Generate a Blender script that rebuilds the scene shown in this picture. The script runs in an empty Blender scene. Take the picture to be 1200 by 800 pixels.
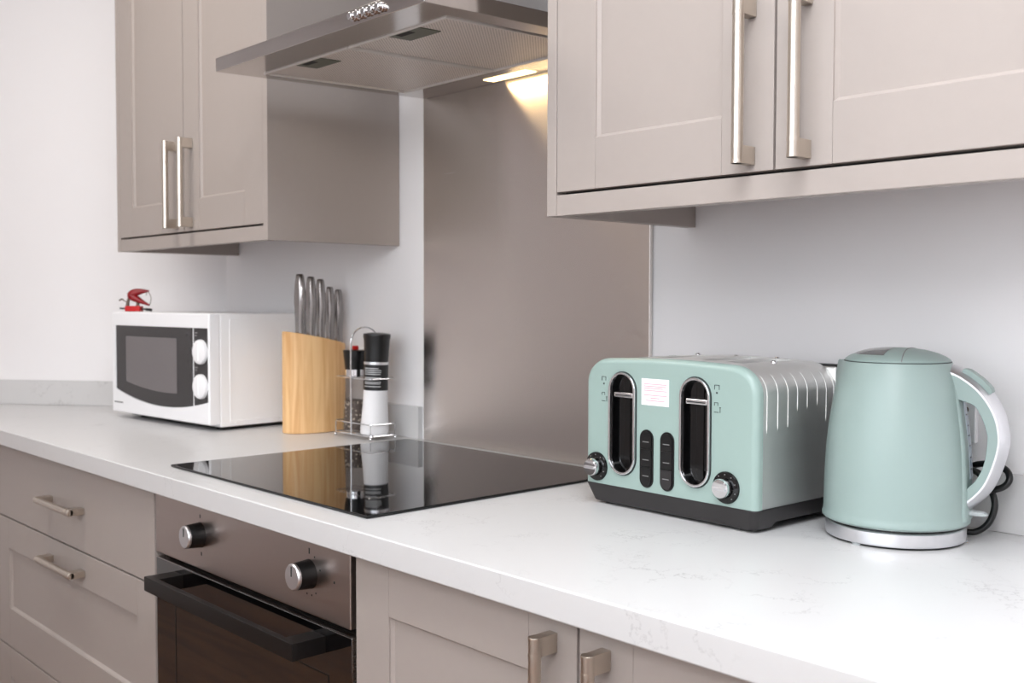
import bpy, bmesh, math, random
from mathutils import Vector, Matrix, Euler

PI = math.pi
Z0 = 0.90                      # the worktop's upper face above the floor; all z below are measured from it
random.seed(4)
sc = bpy.context.scene
COL = sc.collection


# ------------------------------------------------------------------ materials
def lin(c):
    return tuple((v / 255 / 12.92) if v / 255 <= 0.04045 else ((v / 255 + 0.055) / 1.055) ** 2.4 for v in c)


def mat(name, rgb, rough=0.5, metal=0.0, spec=0.5, ior=1.5, coat=0.0, noise=0.0, nscale=40.0, bump=0.0, emit=None,
        trans=0.0, alpha=1.0, aniso=0.0):
    m = bpy.data.materials.new(name)
    m.use_nodes = True
    nt = m.node_tree
    b = nt.nodes['Principled BSDF']
    col = lin(rgb)
    b.inputs['Base Color'].default_value = (*col, 1)
    b.inputs['Roughness'].default_value = rough
    b.inputs['Metallic'].default_value = metal
    b.inputs['Specular IOR Level'].default_value = spec
    b.inputs['IOR'].default_value = ior
    b.inputs['Coat Weight'].default_value = coat
    b.inputs['Transmission Weight'].default_value = trans
    b.inputs['Anisotropic'].default_value = aniso
    b.inputs['Alpha'].default_value = alpha
    if emit:
        b.inputs['Emission Color'].default_value = (*lin(emit[0]), 1)
        b.inputs['Emission Strength'].default_value = emit[1]
    tc = nt.nodes.new('ShaderNodeTexCoord')
    if noise or bump:
        n = nt.nodes.new('ShaderNodeTexNoise')
        n.inputs['Scale'].default_value = nscale
        n.inputs['Detail'].default_value = 4
        nt.links.new(tc.outputs['Object'], n.inputs['Vector'])
        if noise:
            mx = nt.nodes.new('ShaderNodeMix')
            mx.data_type = 'RGBA'
            mx.inputs[6].default_value = (*[max(0, c * (1 - noise)) for c in col], 1)
            mx.inputs[7].default_value = (*[min(1, c * (1 + noise)) for c in col], 1)
            nt.links.new(n.outputs['Fac'], mx.inputs[0])
            nt.links.new(mx.outputs[2], b.inputs['Base Color'])
        if bump:
            bp = nt.nodes.new('ShaderNodeBump')
            bp.inputs['Strength'].default_value = bump
            bp.inputs['Distance'].default_value = 0.001
            nt.links.new(n.outputs['Fac'], bp.inputs['Height'])
            nt.links.new(bp.outputs['Normal'], b.inputs['Normal'])
    return m


def brushed(name, rgb, rough, scale, strength=0.05, aniso=0.0, var=0.06, arot=0.0):
    """metal with fine brush lines: noise stretched along one axis drives colour, roughness and bump"""
    m = mat(name, rgb, rough, 1.0)
    nt = m.node_tree
    b = nt.nodes['Principled BSDF']
    b.inputs['Anisotropic'].default_value = aniso
    tc = nt.nodes.new('ShaderNodeTexCoord')
    mp = nt.nodes.new('ShaderNodeMapping')
    mp.inputs['Scale'].default_value = scale
    n = nt.nodes.new('ShaderNodeTexNoise')
    n.inputs['Scale'].default_value = 1.0
    n.inputs['Detail'].default_value = 5
    nt.links.new(tc.outputs['Object'], mp.inputs['Vector'])
    nt.links.new(mp.outputs['Vector'], n.inputs['Vector'])
    r = nt.nodes.new('ShaderNodeMapRange')
    r.inputs['To Min'].default_value = max(0.02, rough - var)
    r.inputs['To Max'].default_value = rough + var
    nt.links.new(n.outputs['Fac'], r.inputs['Value'])
    nt.links.new(r.outputs['Result'], b.inputs['Roughness'])
    if aniso:
        tg = nt.nodes.new('ShaderNodeTangent')
        tg.direction_type = 'UV_MAP'
        tg.uv_map = 'uv'
        nt.links.new(tg.outputs['Tangent'], b.inputs['Tangent'])
        b.inputs['Anisotropic Rotation'].default_value = arot
    if not strength:
        return m
    bp = nt.nodes.new('ShaderNodeBump')
    bp.inputs['Strength'].default_value = strength
    bp.inputs['Distance'].default_value = 0.0006
    nt.links.new(n.outputs['Fac'], bp.inputs['Height'])
    nt.links.new(bp.outputs['Normal'], b.inputs['Normal'])
    return m


def quartz(name):
    m = mat(name, (236, 234, 232), 0.30, spec=0.4)
    nt = m.node_tree
    b = nt.nodes['Principled BSDF']
    tc = nt.nodes.new('ShaderNodeTexCoord')
    warp = nt.nodes.new('ShaderNodeTexNoise')
    warp.inputs['Scale'].default_value = 9
    warp.inputs['Detail'].default_value = 6
    warp.inputs['Roughness'].default_value = 0.7
    nt.links.new(tc.outputs['Object'], warp.inputs['Vector'])
    add = nt.nodes.new('ShaderNodeMixRGB')
    add.blend_type = 'ADD'
    add.inputs['Fac'].default_value = 0.16
    nt.links.new(tc.outputs['Object'], add.inputs['Color1'])
    nt.links.new(warp.outputs['Color'], add.inputs['Color2'])
    vo = nt.nodes.new('ShaderNodeTexVoronoi')
    vo.feature = 'DISTANCE_TO_EDGE'
    vo.inputs['Scale'].default_value = 13
    nt.links.new(add.outputs['Color'], vo.inputs['Vector'])
    vr = nt.nodes.new('ShaderNodeValToRGB')
    vr.color_ramp.elements[0].position = 0.0
    vr.color_ramp.elements[0].color = (1, 1, 1, 1)
    vr.color_ramp.elements[1].position = 0.018
    vr.color_ramp.elements[1].color = (0, 0, 0, 1)
    nt.links.new(vo.outputs['Distance'], vr.inputs['Fac'])
    patch = nt.nodes.new('ShaderNodeTexNoise')
    patch.inputs['Scale'].default_value = 8
    patch.inputs['Detail'].default_value = 3
    nt.links.new(tc.outputs['Object'], patch.inputs['Vector'])
    pr = nt.nodes.new('ShaderNodeValToRGB')
    pr.color_ramp.elements[0].position = 0.5
    pr.color_ramp.elements[0].color = (0, 0, 0, 1)
    pr.color_ramp.elements[1].position = 0.68
    pr.color_ramp.elements[1].color = (0.55, 0.55, 0.55, 1)
    nt.links.new(patch.outputs['Fac'], pr.inputs['Fac'])
    mul = nt.nodes.new('ShaderNodeMixRGB')
    mul.blend_type = 'MULTIPLY'
    mul.inputs['Fac'].default_value = 1
    nt.links.new(vr.outputs['Color'], mul.inputs['Color1'])
    nt.links.new(pr.outputs['Color'], mul.inputs['Color2'])
    mx = nt.nodes.new('ShaderNodeMixRGB')
    mx.inputs['Color1'].default_value = (*lin((210, 209, 209)), 1)
    mx.inputs['Color2'].default_value = (*lin((128, 124, 124)), 1)
    nt.links.new(mul.outputs['Color'], mx.inputs['Fac'])
    nt.links.new(mx.outputs['Color'], b.inputs['Base Color'])
    return m


def wood(name, a, c, scale, rough=0.45, dist=2.0, plank=None):
    m = mat(name, a, rough)
    nt = m.node_tree
    b = nt.nodes['Principled BSDF']
    tc = nt.nodes.new('ShaderNodeTexCoord')
    mp = nt.nodes.new('ShaderNodeMapping')
    mp.inputs['Scale'].default_value = scale
    nt.links.new(tc.outputs['Object'], mp.inputs['Vector'])
    n = nt.nodes.new('ShaderNodeTexNoise')
    n.inputs['Scale'].default_value = 1
    n.inputs['Detail'].default_value = 6
    n.inputs['Distortion'].default_value = dist
    nt.links.new(mp.outputs['Vector'], n.inputs['Vector'])
    r = nt.nodes.new('ShaderNodeValToRGB')
    r.color_ramp.elements[0].position = 0.32
    r.color_ramp.elements[0].color = (*lin(a), 1)
    r.color_ramp.elements[1].position = 0.68
    r.color_ramp.elements[1].color = (*lin(c), 1)
    nt.links.new(n.outputs['Fac'], r.inputs['Fac'])
    out = r.outputs['Color']
    if plank:
        br = nt.nodes.new('ShaderNodeTexBrick')
        br.inputs['Color1'].default_value = (1, 1, 1, 1)
        br.inputs['Color2'].default_value = (0.8, 0.8, 0.8, 1)
        br.inputs['Mortar'].default_value = (0.25, 0.25, 0.25, 1)
        br.inputs['Scale'].default_value = 1
        br.inputs['Brick Width'].default_value = plank[0]
        br.inputs['Row Height'].default_value = plank[1]
        br.inputs['Mortar Size'].default_value = 0.002
        nt.links.new(tc.outputs['Object'], br.inputs['Vector'])
        mul = nt.nodes.new('ShaderNodeMixRGB')
        mul.blend_type = 'MULTIPLY'
        mul.inputs['Fac'].default_value = 1
        nt.links.new(out, mul.inputs['Color1'])
        nt.links.new(br.outputs['Color'], mul.inputs['Color2'])
        out = mul.outputs['Color']
    nt.links.new(out, b.inputs['Base Color'])
    return m


def mesh_filter(name):
    """aluminium grease mesh: a fine diamond lattice as colour and bump"""
    m = mat(name, (200, 190, 182), 0.48, 0.6)
    nt = m.node_tree
    b = nt.nodes['Principled BSDF']
    tc = nt.nodes.new('ShaderNodeTexCoord')
    mp = nt.nodes.new('ShaderNodeMapping')
    mp.inputs['Rotation'].default_value = (0, 0, math.radians(45))
    mp.inputs['Scale'].default_value = (240, 240, 240)
    nt.links.new(tc.outputs['Object'], mp.inputs['Vector'])
    ck = nt.nodes.new('ShaderNodeTexVoronoi')
    ck.inputs['Scale'].default_value = 1.0
    ck.inputs['Randomness'].default_value = 0.0
    nt.links.new(mp.outputs['Vector'], ck.inputs['Vector'])
    r = nt.nodes.new('ShaderNodeValToRGB')
    r.color_ramp.elements[0].position = 0.25
    r.color_ramp.elements[0].color = (*lin((150, 140, 132)), 1)
    r.color_ramp.elements[1].position = 0.5
    r.color_ramp.elements[1].color = (*lin((242, 234, 228)), 1)
    nt.links.new(ck.outputs['Distance'], r.inputs['Fac'])
    nt.links.new(r.outputs['Color'], b.inputs['Base Color'])
    bp = nt.nodes.new('ShaderNodeBump')
    bp.inputs['Strength'].default_value = 0.4
    bp.inputs['Distance'].default_value = 0.001
    nt.links.new(ck.outputs['Distance'], bp.inputs['Height'])
    nt.links.new(bp.outputs['Normal'], b.inputs['Normal'])
    return m


M = {}
M['paint'] = mat('cabinet_paint', (167, 157, 151), 0.42, spec=0.4, noise=0.015, nscale=60)
M['wall'] = mat('wall_paint', (242, 240, 241), 0.75, spec=0.25, noise=0.012, nscale=6, bump=0.05)
M['ceiling'] = mat('ceiling_paint', (238, 237, 235), 0.85, spec=0.2, noise=0.01, nscale=8)
M['quartz'] = quartz('white_quartz')
M['floor'] = wood('oak_floor', (98, 62, 38), (138, 94, 58), (1.2, 14, 1), 0.35, 1.5, plank=(1.2, 0.14))
M['block'] = wood('pale_wood', (218, 164, 106), (243, 202, 148), (55, 55, 3.2), 0.5, 1.0)
M['steel'] = brushed('brushed_steel', (196, 190, 184), 0.27, (3, 3, 260), 0.05)
M['splash'] = brushed('splashback_steel', (232, 225, 220), 0.27, (2, 60, 300), 0.0, aniso=0.95, var=0.008, arot=0.25)
M['hood'] = brushed('hood_steel', (196, 191, 188), 0.13, (3, 120, 200), 0.02, var=0.03)
M['fascia'] = brushed('fascia_steel', (186, 174, 168), 0.30, (3, 100, 240), 0.05)
M['toaster_steel'] = brushed('toaster_steel', (240, 240, 238), 0.48, (200, 3, 200), 0.02)
M['nickel'] = brushed('satin_nickel', (206, 196, 184), 0.28, (300, 300, 20), 0.0, var=0.012)
M['knife'] = brushed('knife_steel', (156, 152, 150), 0.24, (200, 200, 12), 0.03)
M['chrome'] = mat('chrome', (226, 226, 228), 0.06, 1.0, noise=0.01)
M['satin_chrome'] = mat('satin_chrome', (226, 226, 229), 0.33, 1.0, noise=0.015)
M['black_glass'] = mat('black_glass', (8, 8, 9), 0.03, spec=0.5, noise=0.02)
M['oven_glass'] = mat('oven_glass', (6, 6, 7), 0.03, spec=0.9, ior=1.9, noise=0.02)
M['black'] = mat('black_plastic', (9, 9, 10), 0.34, noise=0.05)
M['black_gloss'] = mat('black_gloss_plastic', (5, 5, 6), 0.07, noise=0.05)
M['charcoal'] = mat('charcoal_plastic', (38, 35, 36), 0.42, noise=0.03)
M['dark'] = mat('dark_gap', (24, 21, 20), 0.7, noise=0.05)
M['handle_black'] = mat('black_metal', (15, 13, 13), 0.34, spec=0.35, noise=0.04)
M['mint'] = mat('mint_enamel', (151, 172, 166), 0.30, spec=0.5, noise=0.006, nscale=30)
M['mint_kettle'] = mat('mint_kettle_enamel', (148, 166, 162), 0.38, spec=0.5, noise=0.006, nscale=30)
M['white'] = mat('white_plastic', (247, 247, 249), 0.35, noise=0.006)
M['white_metal'] = mat('white_coated_metal', (252, 252, 253), 0.32, noise=0.006)
M['mw_door'] = mat('microwave_black', (52, 50, 51), 0.22, noise=0.04)
M['mw_window'] = mat('microwave_window', (112, 107, 108), 0.16, noise=0.04, nscale=600)
M['grip'] = mat('grip_plastic', (104, 106, 92), 0.5, noise=0.04)
M['red'] = mat('red_lacquer', (190, 8, 12), 0.3, noise=0.06)
M['dark_red'] = mat('dark_red_lacquer', (140, 8, 18), 0.3, noise=0.06)
M['greybrown'] = mat('grey_brown_metal', (112, 98, 88), 0.35, 0.6, noise=0.1)
M['salt'] = mat('white_salt', (246, 245, 247), 0.55, noise=0.02, nscale=700)
M['label'] = mat('black_label', (16, 16, 17), 0.4, noise=0.03)
M['print'] = mat('white_print', (205, 205, 206), 0.6, noise=0.02)
M['grey_print'] = mat('grey_print', (128, 126, 126), 0.6, noise=0.02)
M['dark_print'] = mat('dark_print', (40, 46, 46), 0.6, noise=0.02)
M['pink_print'] = mat('pink_print', (240, 168, 180), 0.6, noise=0.02)
M['sticker'] = mat('white_sticker', (244, 243, 244), 0.5, noise=0.005)
M['pepper'] = mat('peppercorns', (112, 98, 90), 0.6, noise=0.6, nscale=260)
M['pepper_pale'] = mat('pale_peppercorns', (190, 176, 160), 0.6, noise=0.3, nscale=300)
M['glass'] = mat('clear_glass', (60, 60, 60), 0.04, alpha=0.12, noise=0.002)
M['clear'] = mat('clear_plastic', (226, 232, 234), 0.08, alpha=0.4, noise=0.01)
M['aluminium'] = mat('aluminium_edge', (236, 231, 226), 0.45, 0.4, noise=0.01)
M['lid_window'] = mat('smoked_window', (112, 112, 112), 0.12, noise=0.03)
M['gauge'] = mat('gauge_plastic', (176, 186, 198), 0.12, noise=0.02)
M['socket'] = mat('socket_plastic', (238, 238, 240), 0.3, noise=0.005)
M['lamp'] = mat('lamp_lens', (255, 240, 205), 0.4, emit=((255, 222, 160), 5.0), noise=0.01)
M['fill_panel_glow'] = mat('fill_panel_diffuser', (255, 255, 255), 0.5, emit=((255, 250, 244), 0.6), noise=0.004)  # faint glow of the added ceiling fill panels
M['fill_glow'] = mat('fill_globe_paper', (250, 246, 240), 0.8, emit=((248, 250, 255), 16.0), noise=0.02, nscale=80)  # glowing globe added to light the fronts
M['pane'] = mat('window_pane', (250, 252, 255), 0.0, trans=1.0, ior=1.05, noise=0.002)


# ------------------------------------------------------------------ mesh helpers
def merge(dst, src):
    me = bpy.data.meshes.new('tmp')
    src.to_mesh(me)
    src.free()
    dst.from_mesh(me)
    bpy.data.meshes.remove(me)
    return dst


def bevel_all(b, w, seg=2, ang=0.3):
    if w <= 0:
        return
    ed = [e for e in b.edges if len(e.link_faces) == 2 and e.calc_face_angle(0) > ang]
    bmesh.ops.bevel(b, geom=ed, offset=w, offset_type='OFFSET', segments=seg, profile=0.5, affect='EDGES', clamp_overlap=True)


def setmi(b, mi):
    for f in b.faces:
        f.material_index = mi


def box(bm, x0, x1, y0, y1, z0, z1, bev=0.0, seg=2, mi=0):
    b = bmesh.new()
    bmesh.ops.create_cube(b, size=1)
    for v in b.verts:
        v.co = Vector((x0 + (v.co.x + .5) * (x1 - x0), y0 + (v.co.y + .5) * (y1 - y0), z0 + (v.co.z + .5) * (z1 - z0)))
    bevel_all(b, bev, seg)
    setmi(b, mi)
    return merge(bm, b)


def prism(bm, pts, axis, a, c, bev=0.0, seg=2, mi=0):
    """polygon pts (u, v) drawn in the plane across `axis`, pulled from a to c along it (x: u=y v=z, y: u=x v=z, z: u=x v=y)"""
    b = bmesh.new()

    def P(u, v, w):
        return {'x': (w, u, v), 'y': (u, w, v), 'z': (u, v, w)}[axis]
    v0 = [b.verts.new(P(u, v, a)) for u, v in pts]
    v1 = [b.verts.new(P(u, v, c)) for u, v in pts]
    b.faces.new(v0)
    b.faces.new(list(reversed(v1)))
    n = len(pts)
    for i in range(n):
        b.faces.new((v0[i], v1[i], v1[(i + 1) % n], v0[(i + 1) % n]))
    bmesh.ops.recalc_face_normals(b, faces=b.faces)
    if bev:
        ed = [e for e in b.edges if len(e.link_faces) == 2 and e.calc_face_angle(0) > 0.6]
        bmesh.ops.bevel(b, geom=ed, offset=bev, offset_type='OFFSET', segments=seg, profile=0.5, affect='EDGES', clamp_overlap=True)
    setmi(b, mi)
    return merge(bm, b)


def lathe(bm, prof, seg=48, axis='z', o=(0, 0, 0), mi=0, a0=0.0, a1=2 * PI, capped=True):
    b = bmesh.new()
    full = abs(a1 - a0 - 2 * PI) < 1e-6
    n = seg if full else seg + 1
    rings = []
    for r, z in prof:
        ring = []
        for i in range(n):
            t = a0 + (a1 - a0) * i / seg
            x, y = r * math.cos(t), r * math.sin(t)
            p = {'z': (x, y, z), 'y': (x, z, y), 'x': (z, x, y)}[axis]
            ring.append(b.verts.new(Vector(p) + Vector(o)))
        rings.append(ring)
    for k in range(len(rings) - 1):
        for i in range(seg):
            j = (i + 1) % n
            b.faces.new((rings[k][i], rings[k][j], rings[k + 1][j], rings[k + 1][i]))
    if capped and full:
        for ring in (rings[0], rings[-1]):
            try:
                b.faces.new(ring)
            except ValueError:
                pass
    bmesh.ops.remove_doubles(b, verts=b.verts, dist=1e-6)
    bmesh.ops.recalc_face_normals(b, faces=b.faces)
    setmi(b, mi)
    return merge(bm, b)


def catmull(pts, n=8, closed=False):
    P = [Vector(p) for p in pts]
    out = []
    m = len(P)
    for i in range(m if closed else m - 1):
        p1, p2 = P[i], P[(i + 1) % m]
        p0 = P[(i - 1) % m] if (closed or i > 0) else p1 * 2 - p2
        p3 = P[(i + 2) % m] if (closed or i + 2 < m) else p2 * 2 - p1
        for k in range(n):
            t = k / n
            out.append(0.5 * ((2 * p1) + (-p0 + p2) * t + (2 * p0 - 5 * p1 + 4 * p2 - p3) * t * t + (-p0 + 3 * p1 - 3 * p2 + p3) * t ** 3))
    if not closed:
        out.append(P[-1])
    return out


def tube(bm, pts, r, seg=10, closed=False, mi=0, radii=None):
    b = bmesh.new()
    P = [Vector(p) for p in pts]
    n = len(P)
    T = []
    for i in range(n):
        if closed:
            t = P[(i + 1) % n] - P[i - 1]
        else:
            t = P[min(i + 1, n - 1)] - P[max(i - 1, 0)]
        T.append(t.normalized())
    up = Vector((0, 0, 1)) if abs(T[0].z) < 0.9 else Vector((1, 0, 0))
    N = (up - T[0] * up.dot(T[0])).normalized()
    rings = []
    for i in range(n):
        N = (N - T[i] * N.dot(T[i])).normalized()
        B = T[i].cross(N)
        rr = radii[i] if radii else r
        rings.append([b.verts.new(P[i] + (N * math.cos(2 * PI * k / seg) + B * math.sin(2 * PI * k / seg)) * rr) for k in range(seg)])
    for i in range(n if closed else n - 1):
        A, C = rings[i], rings[(i + 1) % n]
        for k in range(seg):
            b.faces.new((A[k], A[(k + 1) % seg], C[(k + 1) % seg], C[k]))
    if not closed:
        b.faces.new(rings[0])
        b.faces.new(list(reversed(rings[-1])))
    bmesh.ops.recalc_face_normals(b, faces=b.faces)
    setmi(b, mi)
    return merge(bm, b)


def cyl(bm, p0, p1, r, seg=24, bev=0.0, mi=0, r2=None):
    b = bmesh.new()
    p0, p1 = Vector(p0), Vector(p1)
    d = p1 - p0
    bmesh.ops.create_cone(b, cap_ends=True, segments=seg, radius1=r, radius2=r if r2 is None else r2, depth=d.length)
    if bev:
        ed = [e for e in b.edges if len(e.link_faces) == 2 and e.calc_face_angle(0) > 0.8]
        bmesh.ops.bevel(b, geom=ed, offset=bev, segments=3, profile=0.5, affect='EDGES')
    q = Vector((0, 0, 1)).rotation_difference(d.normalized())
    bmesh.ops.transform(b, matrix=Matrix.Translation((p0 + p1) / 2) @ q.to_matrix().to_4x4(), verts=b.verts)
    setmi(b, mi)
    return merge(bm, b)


def stadium(cx, z0, z1, w, n=14):
    r = w / 2
    pts = []
    for i in range(n + 1):
        t = PI * i / n
        pts.append((cx + r * math.cos(t), z1 - r + r * math.sin(t)))
    for i in range(n + 1):
        t = PI + PI * i / n
        pts.append((cx + r * math.cos(t), z0 + r + r * math.sin(t)))
    return pts


def band(bm, outer, inner, axis, a, c, bev=0.0, mi=0):
    """flat ring between two outlines with the same number of points, pulled from a to c"""
    b = bmesh.new()

    def P(u, v, w):
        return {'x': (w, u, v), 'y': (u, w, v), 'z': (u, v, w)}[axis]
    n = len(outer)
    R = [[b.verts.new(P(u, v, w)) for u, v in o] for o, w in ((outer, a), (inner, a), (inner, c), (outer, c))]
    for k in range(4):
        A, B = R[k], R[(k + 1) % 4]
        for i in range(n):
            b.faces.new((A[i], A[(i + 1) % n], B[(i + 1) % n], B[i]))
    bmesh.ops.recalc_face_normals(b, faces=b.faces)
    if bev:
        ed = [e for e in b.edges if e.calc_face_angle(0) > 0.9]
        bmesh.ops.bevel(b, geom=ed, offset=bev, segments=2, profile=0.5, affect='EDGES', clamp_overlap=True)
    setmi(b, mi)
    return merge(bm, b)


def cut(bm, *cutters):
    """subtract the cutters from bm with exact booleans"""
    def tmp(b):
        me = bpy.data.meshes.new('t')
        b.to_mesh(me)
        o = bpy.data.objects.new('t', me)
        COL.objects.link(o)
        return o
    A = tmp(bm)
    bm.free()
    cs = [tmp(c) for c in cutters]
    for c in cs:
        m = A.modifiers.new('b', 'BOOLEAN')
        m.operation = 'DIFFERENCE'
        m.solver = 'EXACT'
        m.object = c
    dg = bpy.context.evaluated_depsgraph_get()
    me = bpy.data.meshes.new_from_object(A.evaluated_get(dg))
    r = bmesh.new()
    r.from_mesh(me)
    for o in [A] + cs:
        d = o.data
        bpy.data.objects.remove(o)
        bpy.data.meshes.remove(d)
    bpy.data.meshes.remove(me)
    return r


def obj(name, bm, mats, parent=None, loc=None, rot=None, smooth=True):
    me = bpy.data.meshes.new(name)
    bm.to_mesh(me)
    bm.free()
    for m in (mats if isinstance(mats, (list, tuple)) else [mats]):
        me.materials.append(m)
    if smooth:
        me.polygons.foreach_set('use_smooth', [True] * len(me.polygons))
        me.set_sharp_from_angle(angle=math.radians(38))
    uv = me.uv_layers.new(name='uv')
    for p in me.polygons:
        nx, ny, nz = (abs(c) for c in p.normal)
        for li in p.loop_indices:
            c = me.vertices[me.loops[li].vertex_index].co
            uv.data[li].uv = (c.x, c.y) if nz > max(nx, ny) else ((c.y, c.z) if nx > ny else (c.x, c.z))
    o = bpy.data.objects.new(name, me)
    COL.objects.link(o)
    if smooth:
        wn = o.modifiers.new('normals', 'WEIGHTED_NORMAL')
        wn.keep_sharp = True
    if parent:
        o.parent = parent
        if loc:
            o.location = loc
    else:
        o.location = (loc[0], loc[1], loc[2] + Z0) if loc else (0, 0, Z0)
    if rot:
        o.rotation_euler = rot
    return o


def tag(o, label, cat, group=None):
    o['label'] = label
    o['category'] = cat
    if group:
        o['group'] = group
    return o


def thing(name, label, cat, loc=(0, 0, 0), rotz=0.0, group=None, rot=None):
    o = bpy.data.objects.new(name, None)
    COL.objects.link(o)
    o.empty_display_size = 0.05
    o.location = (loc[0], loc[1], loc[2] + Z0)
    o.rotation_euler = rot or (0, 0, rotz)
    return tag(o, label, cat, group)


def struct(name, bm, m, parent=None, smooth=False):
    o = obj(name, bm, m, parent, smooth=smooth)
    if not parent:
        o['kind'] = 'structure'
    return o


N = bmesh.new

# ------------------------------------------------------------------ the room
YW = 0.012                                   # face of the back wall
CX, CY = -0.81, YW                           # the corner where the angled left wall starts
LD = Vector((-0.791, -0.612))                # the way the angled wall runs
LX, LY = CX + LD.x * 1.9, CY + LD.y * 1.9
FLOOR, CEIL = -Z0, 1.52
XR, YF = 3.3, -2.5

b = N()
prism(b, [(CX, YW), (LX, LY), (LX, YF), (XR, YF), (XR, YW)], 'z', FLOOR - 0.05, FLOOR)
struct('floor', b, M['floor'])
b = N()
prism(b, [(CX, YW), (LX, LY), (LX, YF), (XR, YF), (XR, YW)], 'z', CEIL, CEIL + 0.05)
struct('ceiling', b, M['ceiling'])
b = N()
prism(b, [(CX, YW), (XR, YW), (XR, YW + 0.1), (CX - 0.03, YW + 0.1)], 'z', FLOOR, CEIL)
struct('wall_back', b, M['wall'])
nrm = Vector((LD.y, -LD.x)) * 0.1           # outwards of the angled wall
b = N()
prism(b, [(CX, CY), (CX + nrm.x, CY + nrm.y), (LX + nrm.x, LY + nrm.y), (LX, LY)], 'z', FLOOR, CEIL)
struct('wall_left', b, M['wall'])
b = N()
box(b, LX - 0.1, LX, YF, LY, FLOOR, CEIL)
struct('wall_side', b, M['wall'])
b = N()
box(b, XR, XR + 0.1, YF, YW, FLOOR, CEIL)
struct('wall_right', b, M['wall'])
# the wall behind the camera, with its window
WX0, WX1, WZ0, WZ1 = 0.10, 2.20, 0.15, 1.30
b = N()
box(b, LX, WX0, YF - 0.1, YF, FLOOR, CEIL)
box(b, WX1, XR, YF - 0.1, YF, FLOOR, CEIL)
box(b, WX0, WX1, YF - 0.1, YF, FLOOR, WZ0)
box(b, WX0, WX1, YF - 0.1, YF, WZ1, CEIL)
struct('wall_front', b, M['wall'])
b = N()
for x0, x1, z0, z1 in ((WX0, WX1, WZ0, WZ0 + .05), (WX0, WX1, WZ1 - .05, WZ1), (WX0, WX0 + .05, WZ0, WZ1), (WX1 - .05, WX1, WZ0, WZ1),
                       ((WX0 + WX1) / 2 - .025, (WX0 + WX1) / 2 + .025, WZ0, WZ1)):
    box(b, x0, x1, YF - 0.07, YF - 0.02, z0, z1, 0.004)
w = struct('window_1', b, M['white'])
b = N()
box(b, WX0 + .045, WX1 - .045, YF - 0.05, YF - 0.045, WZ0 + .045, WZ1 - .045)
struct('window_pane', b, M['pane'], w)

# ------------------------------------------------------------------ worktop and upstands
YE, TH = -0.593, 0.0343
xl = CX + LD.x * ((YE - CY) / LD.y)
b = N()
prism(b, [(CX, YW - .0005), (xl, YE), (2.30, YE), (2.30, YW - .0005)], 'z', -TH, 0, bev=0.0022, seg=3)
tag(obj('worktop', b, M['quartz']), 'white veined quartz worktop running along the back wall under the appliances', 'worktop')
b = N()
n2 = nrm.normalized()
i0 = Vector((CX, CY)) - n2 * 0.001
ux = LD
p0 = Vector((CX, CY)) + LD * 0.012
p1 = Vector((CX, CY)) + LD * 0.985
prism(b, [(p0.x, p0.y), (p1.x, p1.y), (p1.x - n2.x * .012, p1.y - n2.y * .012), (p0.x - n2.x * .012, p0.y - n2.y * .012)], 'z', 0.0003, 0.068, 0.001)
tag(obj('upstand', b, M['quartz']), 'low quartz upstand on the angled left wall beside the microwave', 'upstand')
b = N()
box(b, CX + 0.012, 0.040, 0, YW - .0005, 0.0003, 0.0685, 0.001)
tag(obj('upstand', b, M['quartz']), 'short low quartz upstand behind the salt mill, ending at the steel splashback', 'upstand')
b = N()
box(b, 0.662, 2.30, 0, YW - .0005, 0.0003, 0.0745, 0.001)
tag(obj('upstand', b, M['quartz']), 'long low quartz upstand on the wall behind the mint toaster and kettle', 'upstand')

# ------------------------------------------------------------------ splashback
b = N()
box(b, 0.0545, 0.6575, 0.003, YW - .0005, 0.0006, 0.76, 0.0012)
tag(obj('splashback', b, M['splash']), 'tall brushed steel splashback panel on the wall behind the hob', 'splashback')


# ------------------------------------------------------------------ doors and handles
def shaker(w, h, stile, rt, rb, rec=0.007, t=0.019, plain=False):
    """a frame-and-panel front: x 0..w, z 0..h, front face at y=0, back at y=t"""
    b = N()
    if plain:
        return box(b, 0, w, 0, t, 0, h, 0.0016)
    box(b, 0.001, w - .001, rec, t, 0.001, h - .001)
    for x0, x1 in ((0, stile), (w - stile, w)):
        box(b, x0, x1, 0, t - .001, 0, h, 0.0011)
    box(b, stile, w - stile, 0, t - .001, 0, rb, 0.0011)
    box(b, stile, w - stile, 0, t - .001, h - rt, h, 0.0011)
    # the small chamfer moulding round the sunk panel
    c = 0.004
    for q in (0, 1):
        z = rb if q == 0 else h - rt
        s = 1 if q == 0 else -1
        prism(b, [(rec, z + s * c), (rec, z), (rec - c, z)], 'x', stile, w - stile)
        x = stile if q == 0 else w - stile
        prism(b, [(x, rec), (x + s * c, rec), (x, rec - c)], 'z', rb, h - rt)
    return b


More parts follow.
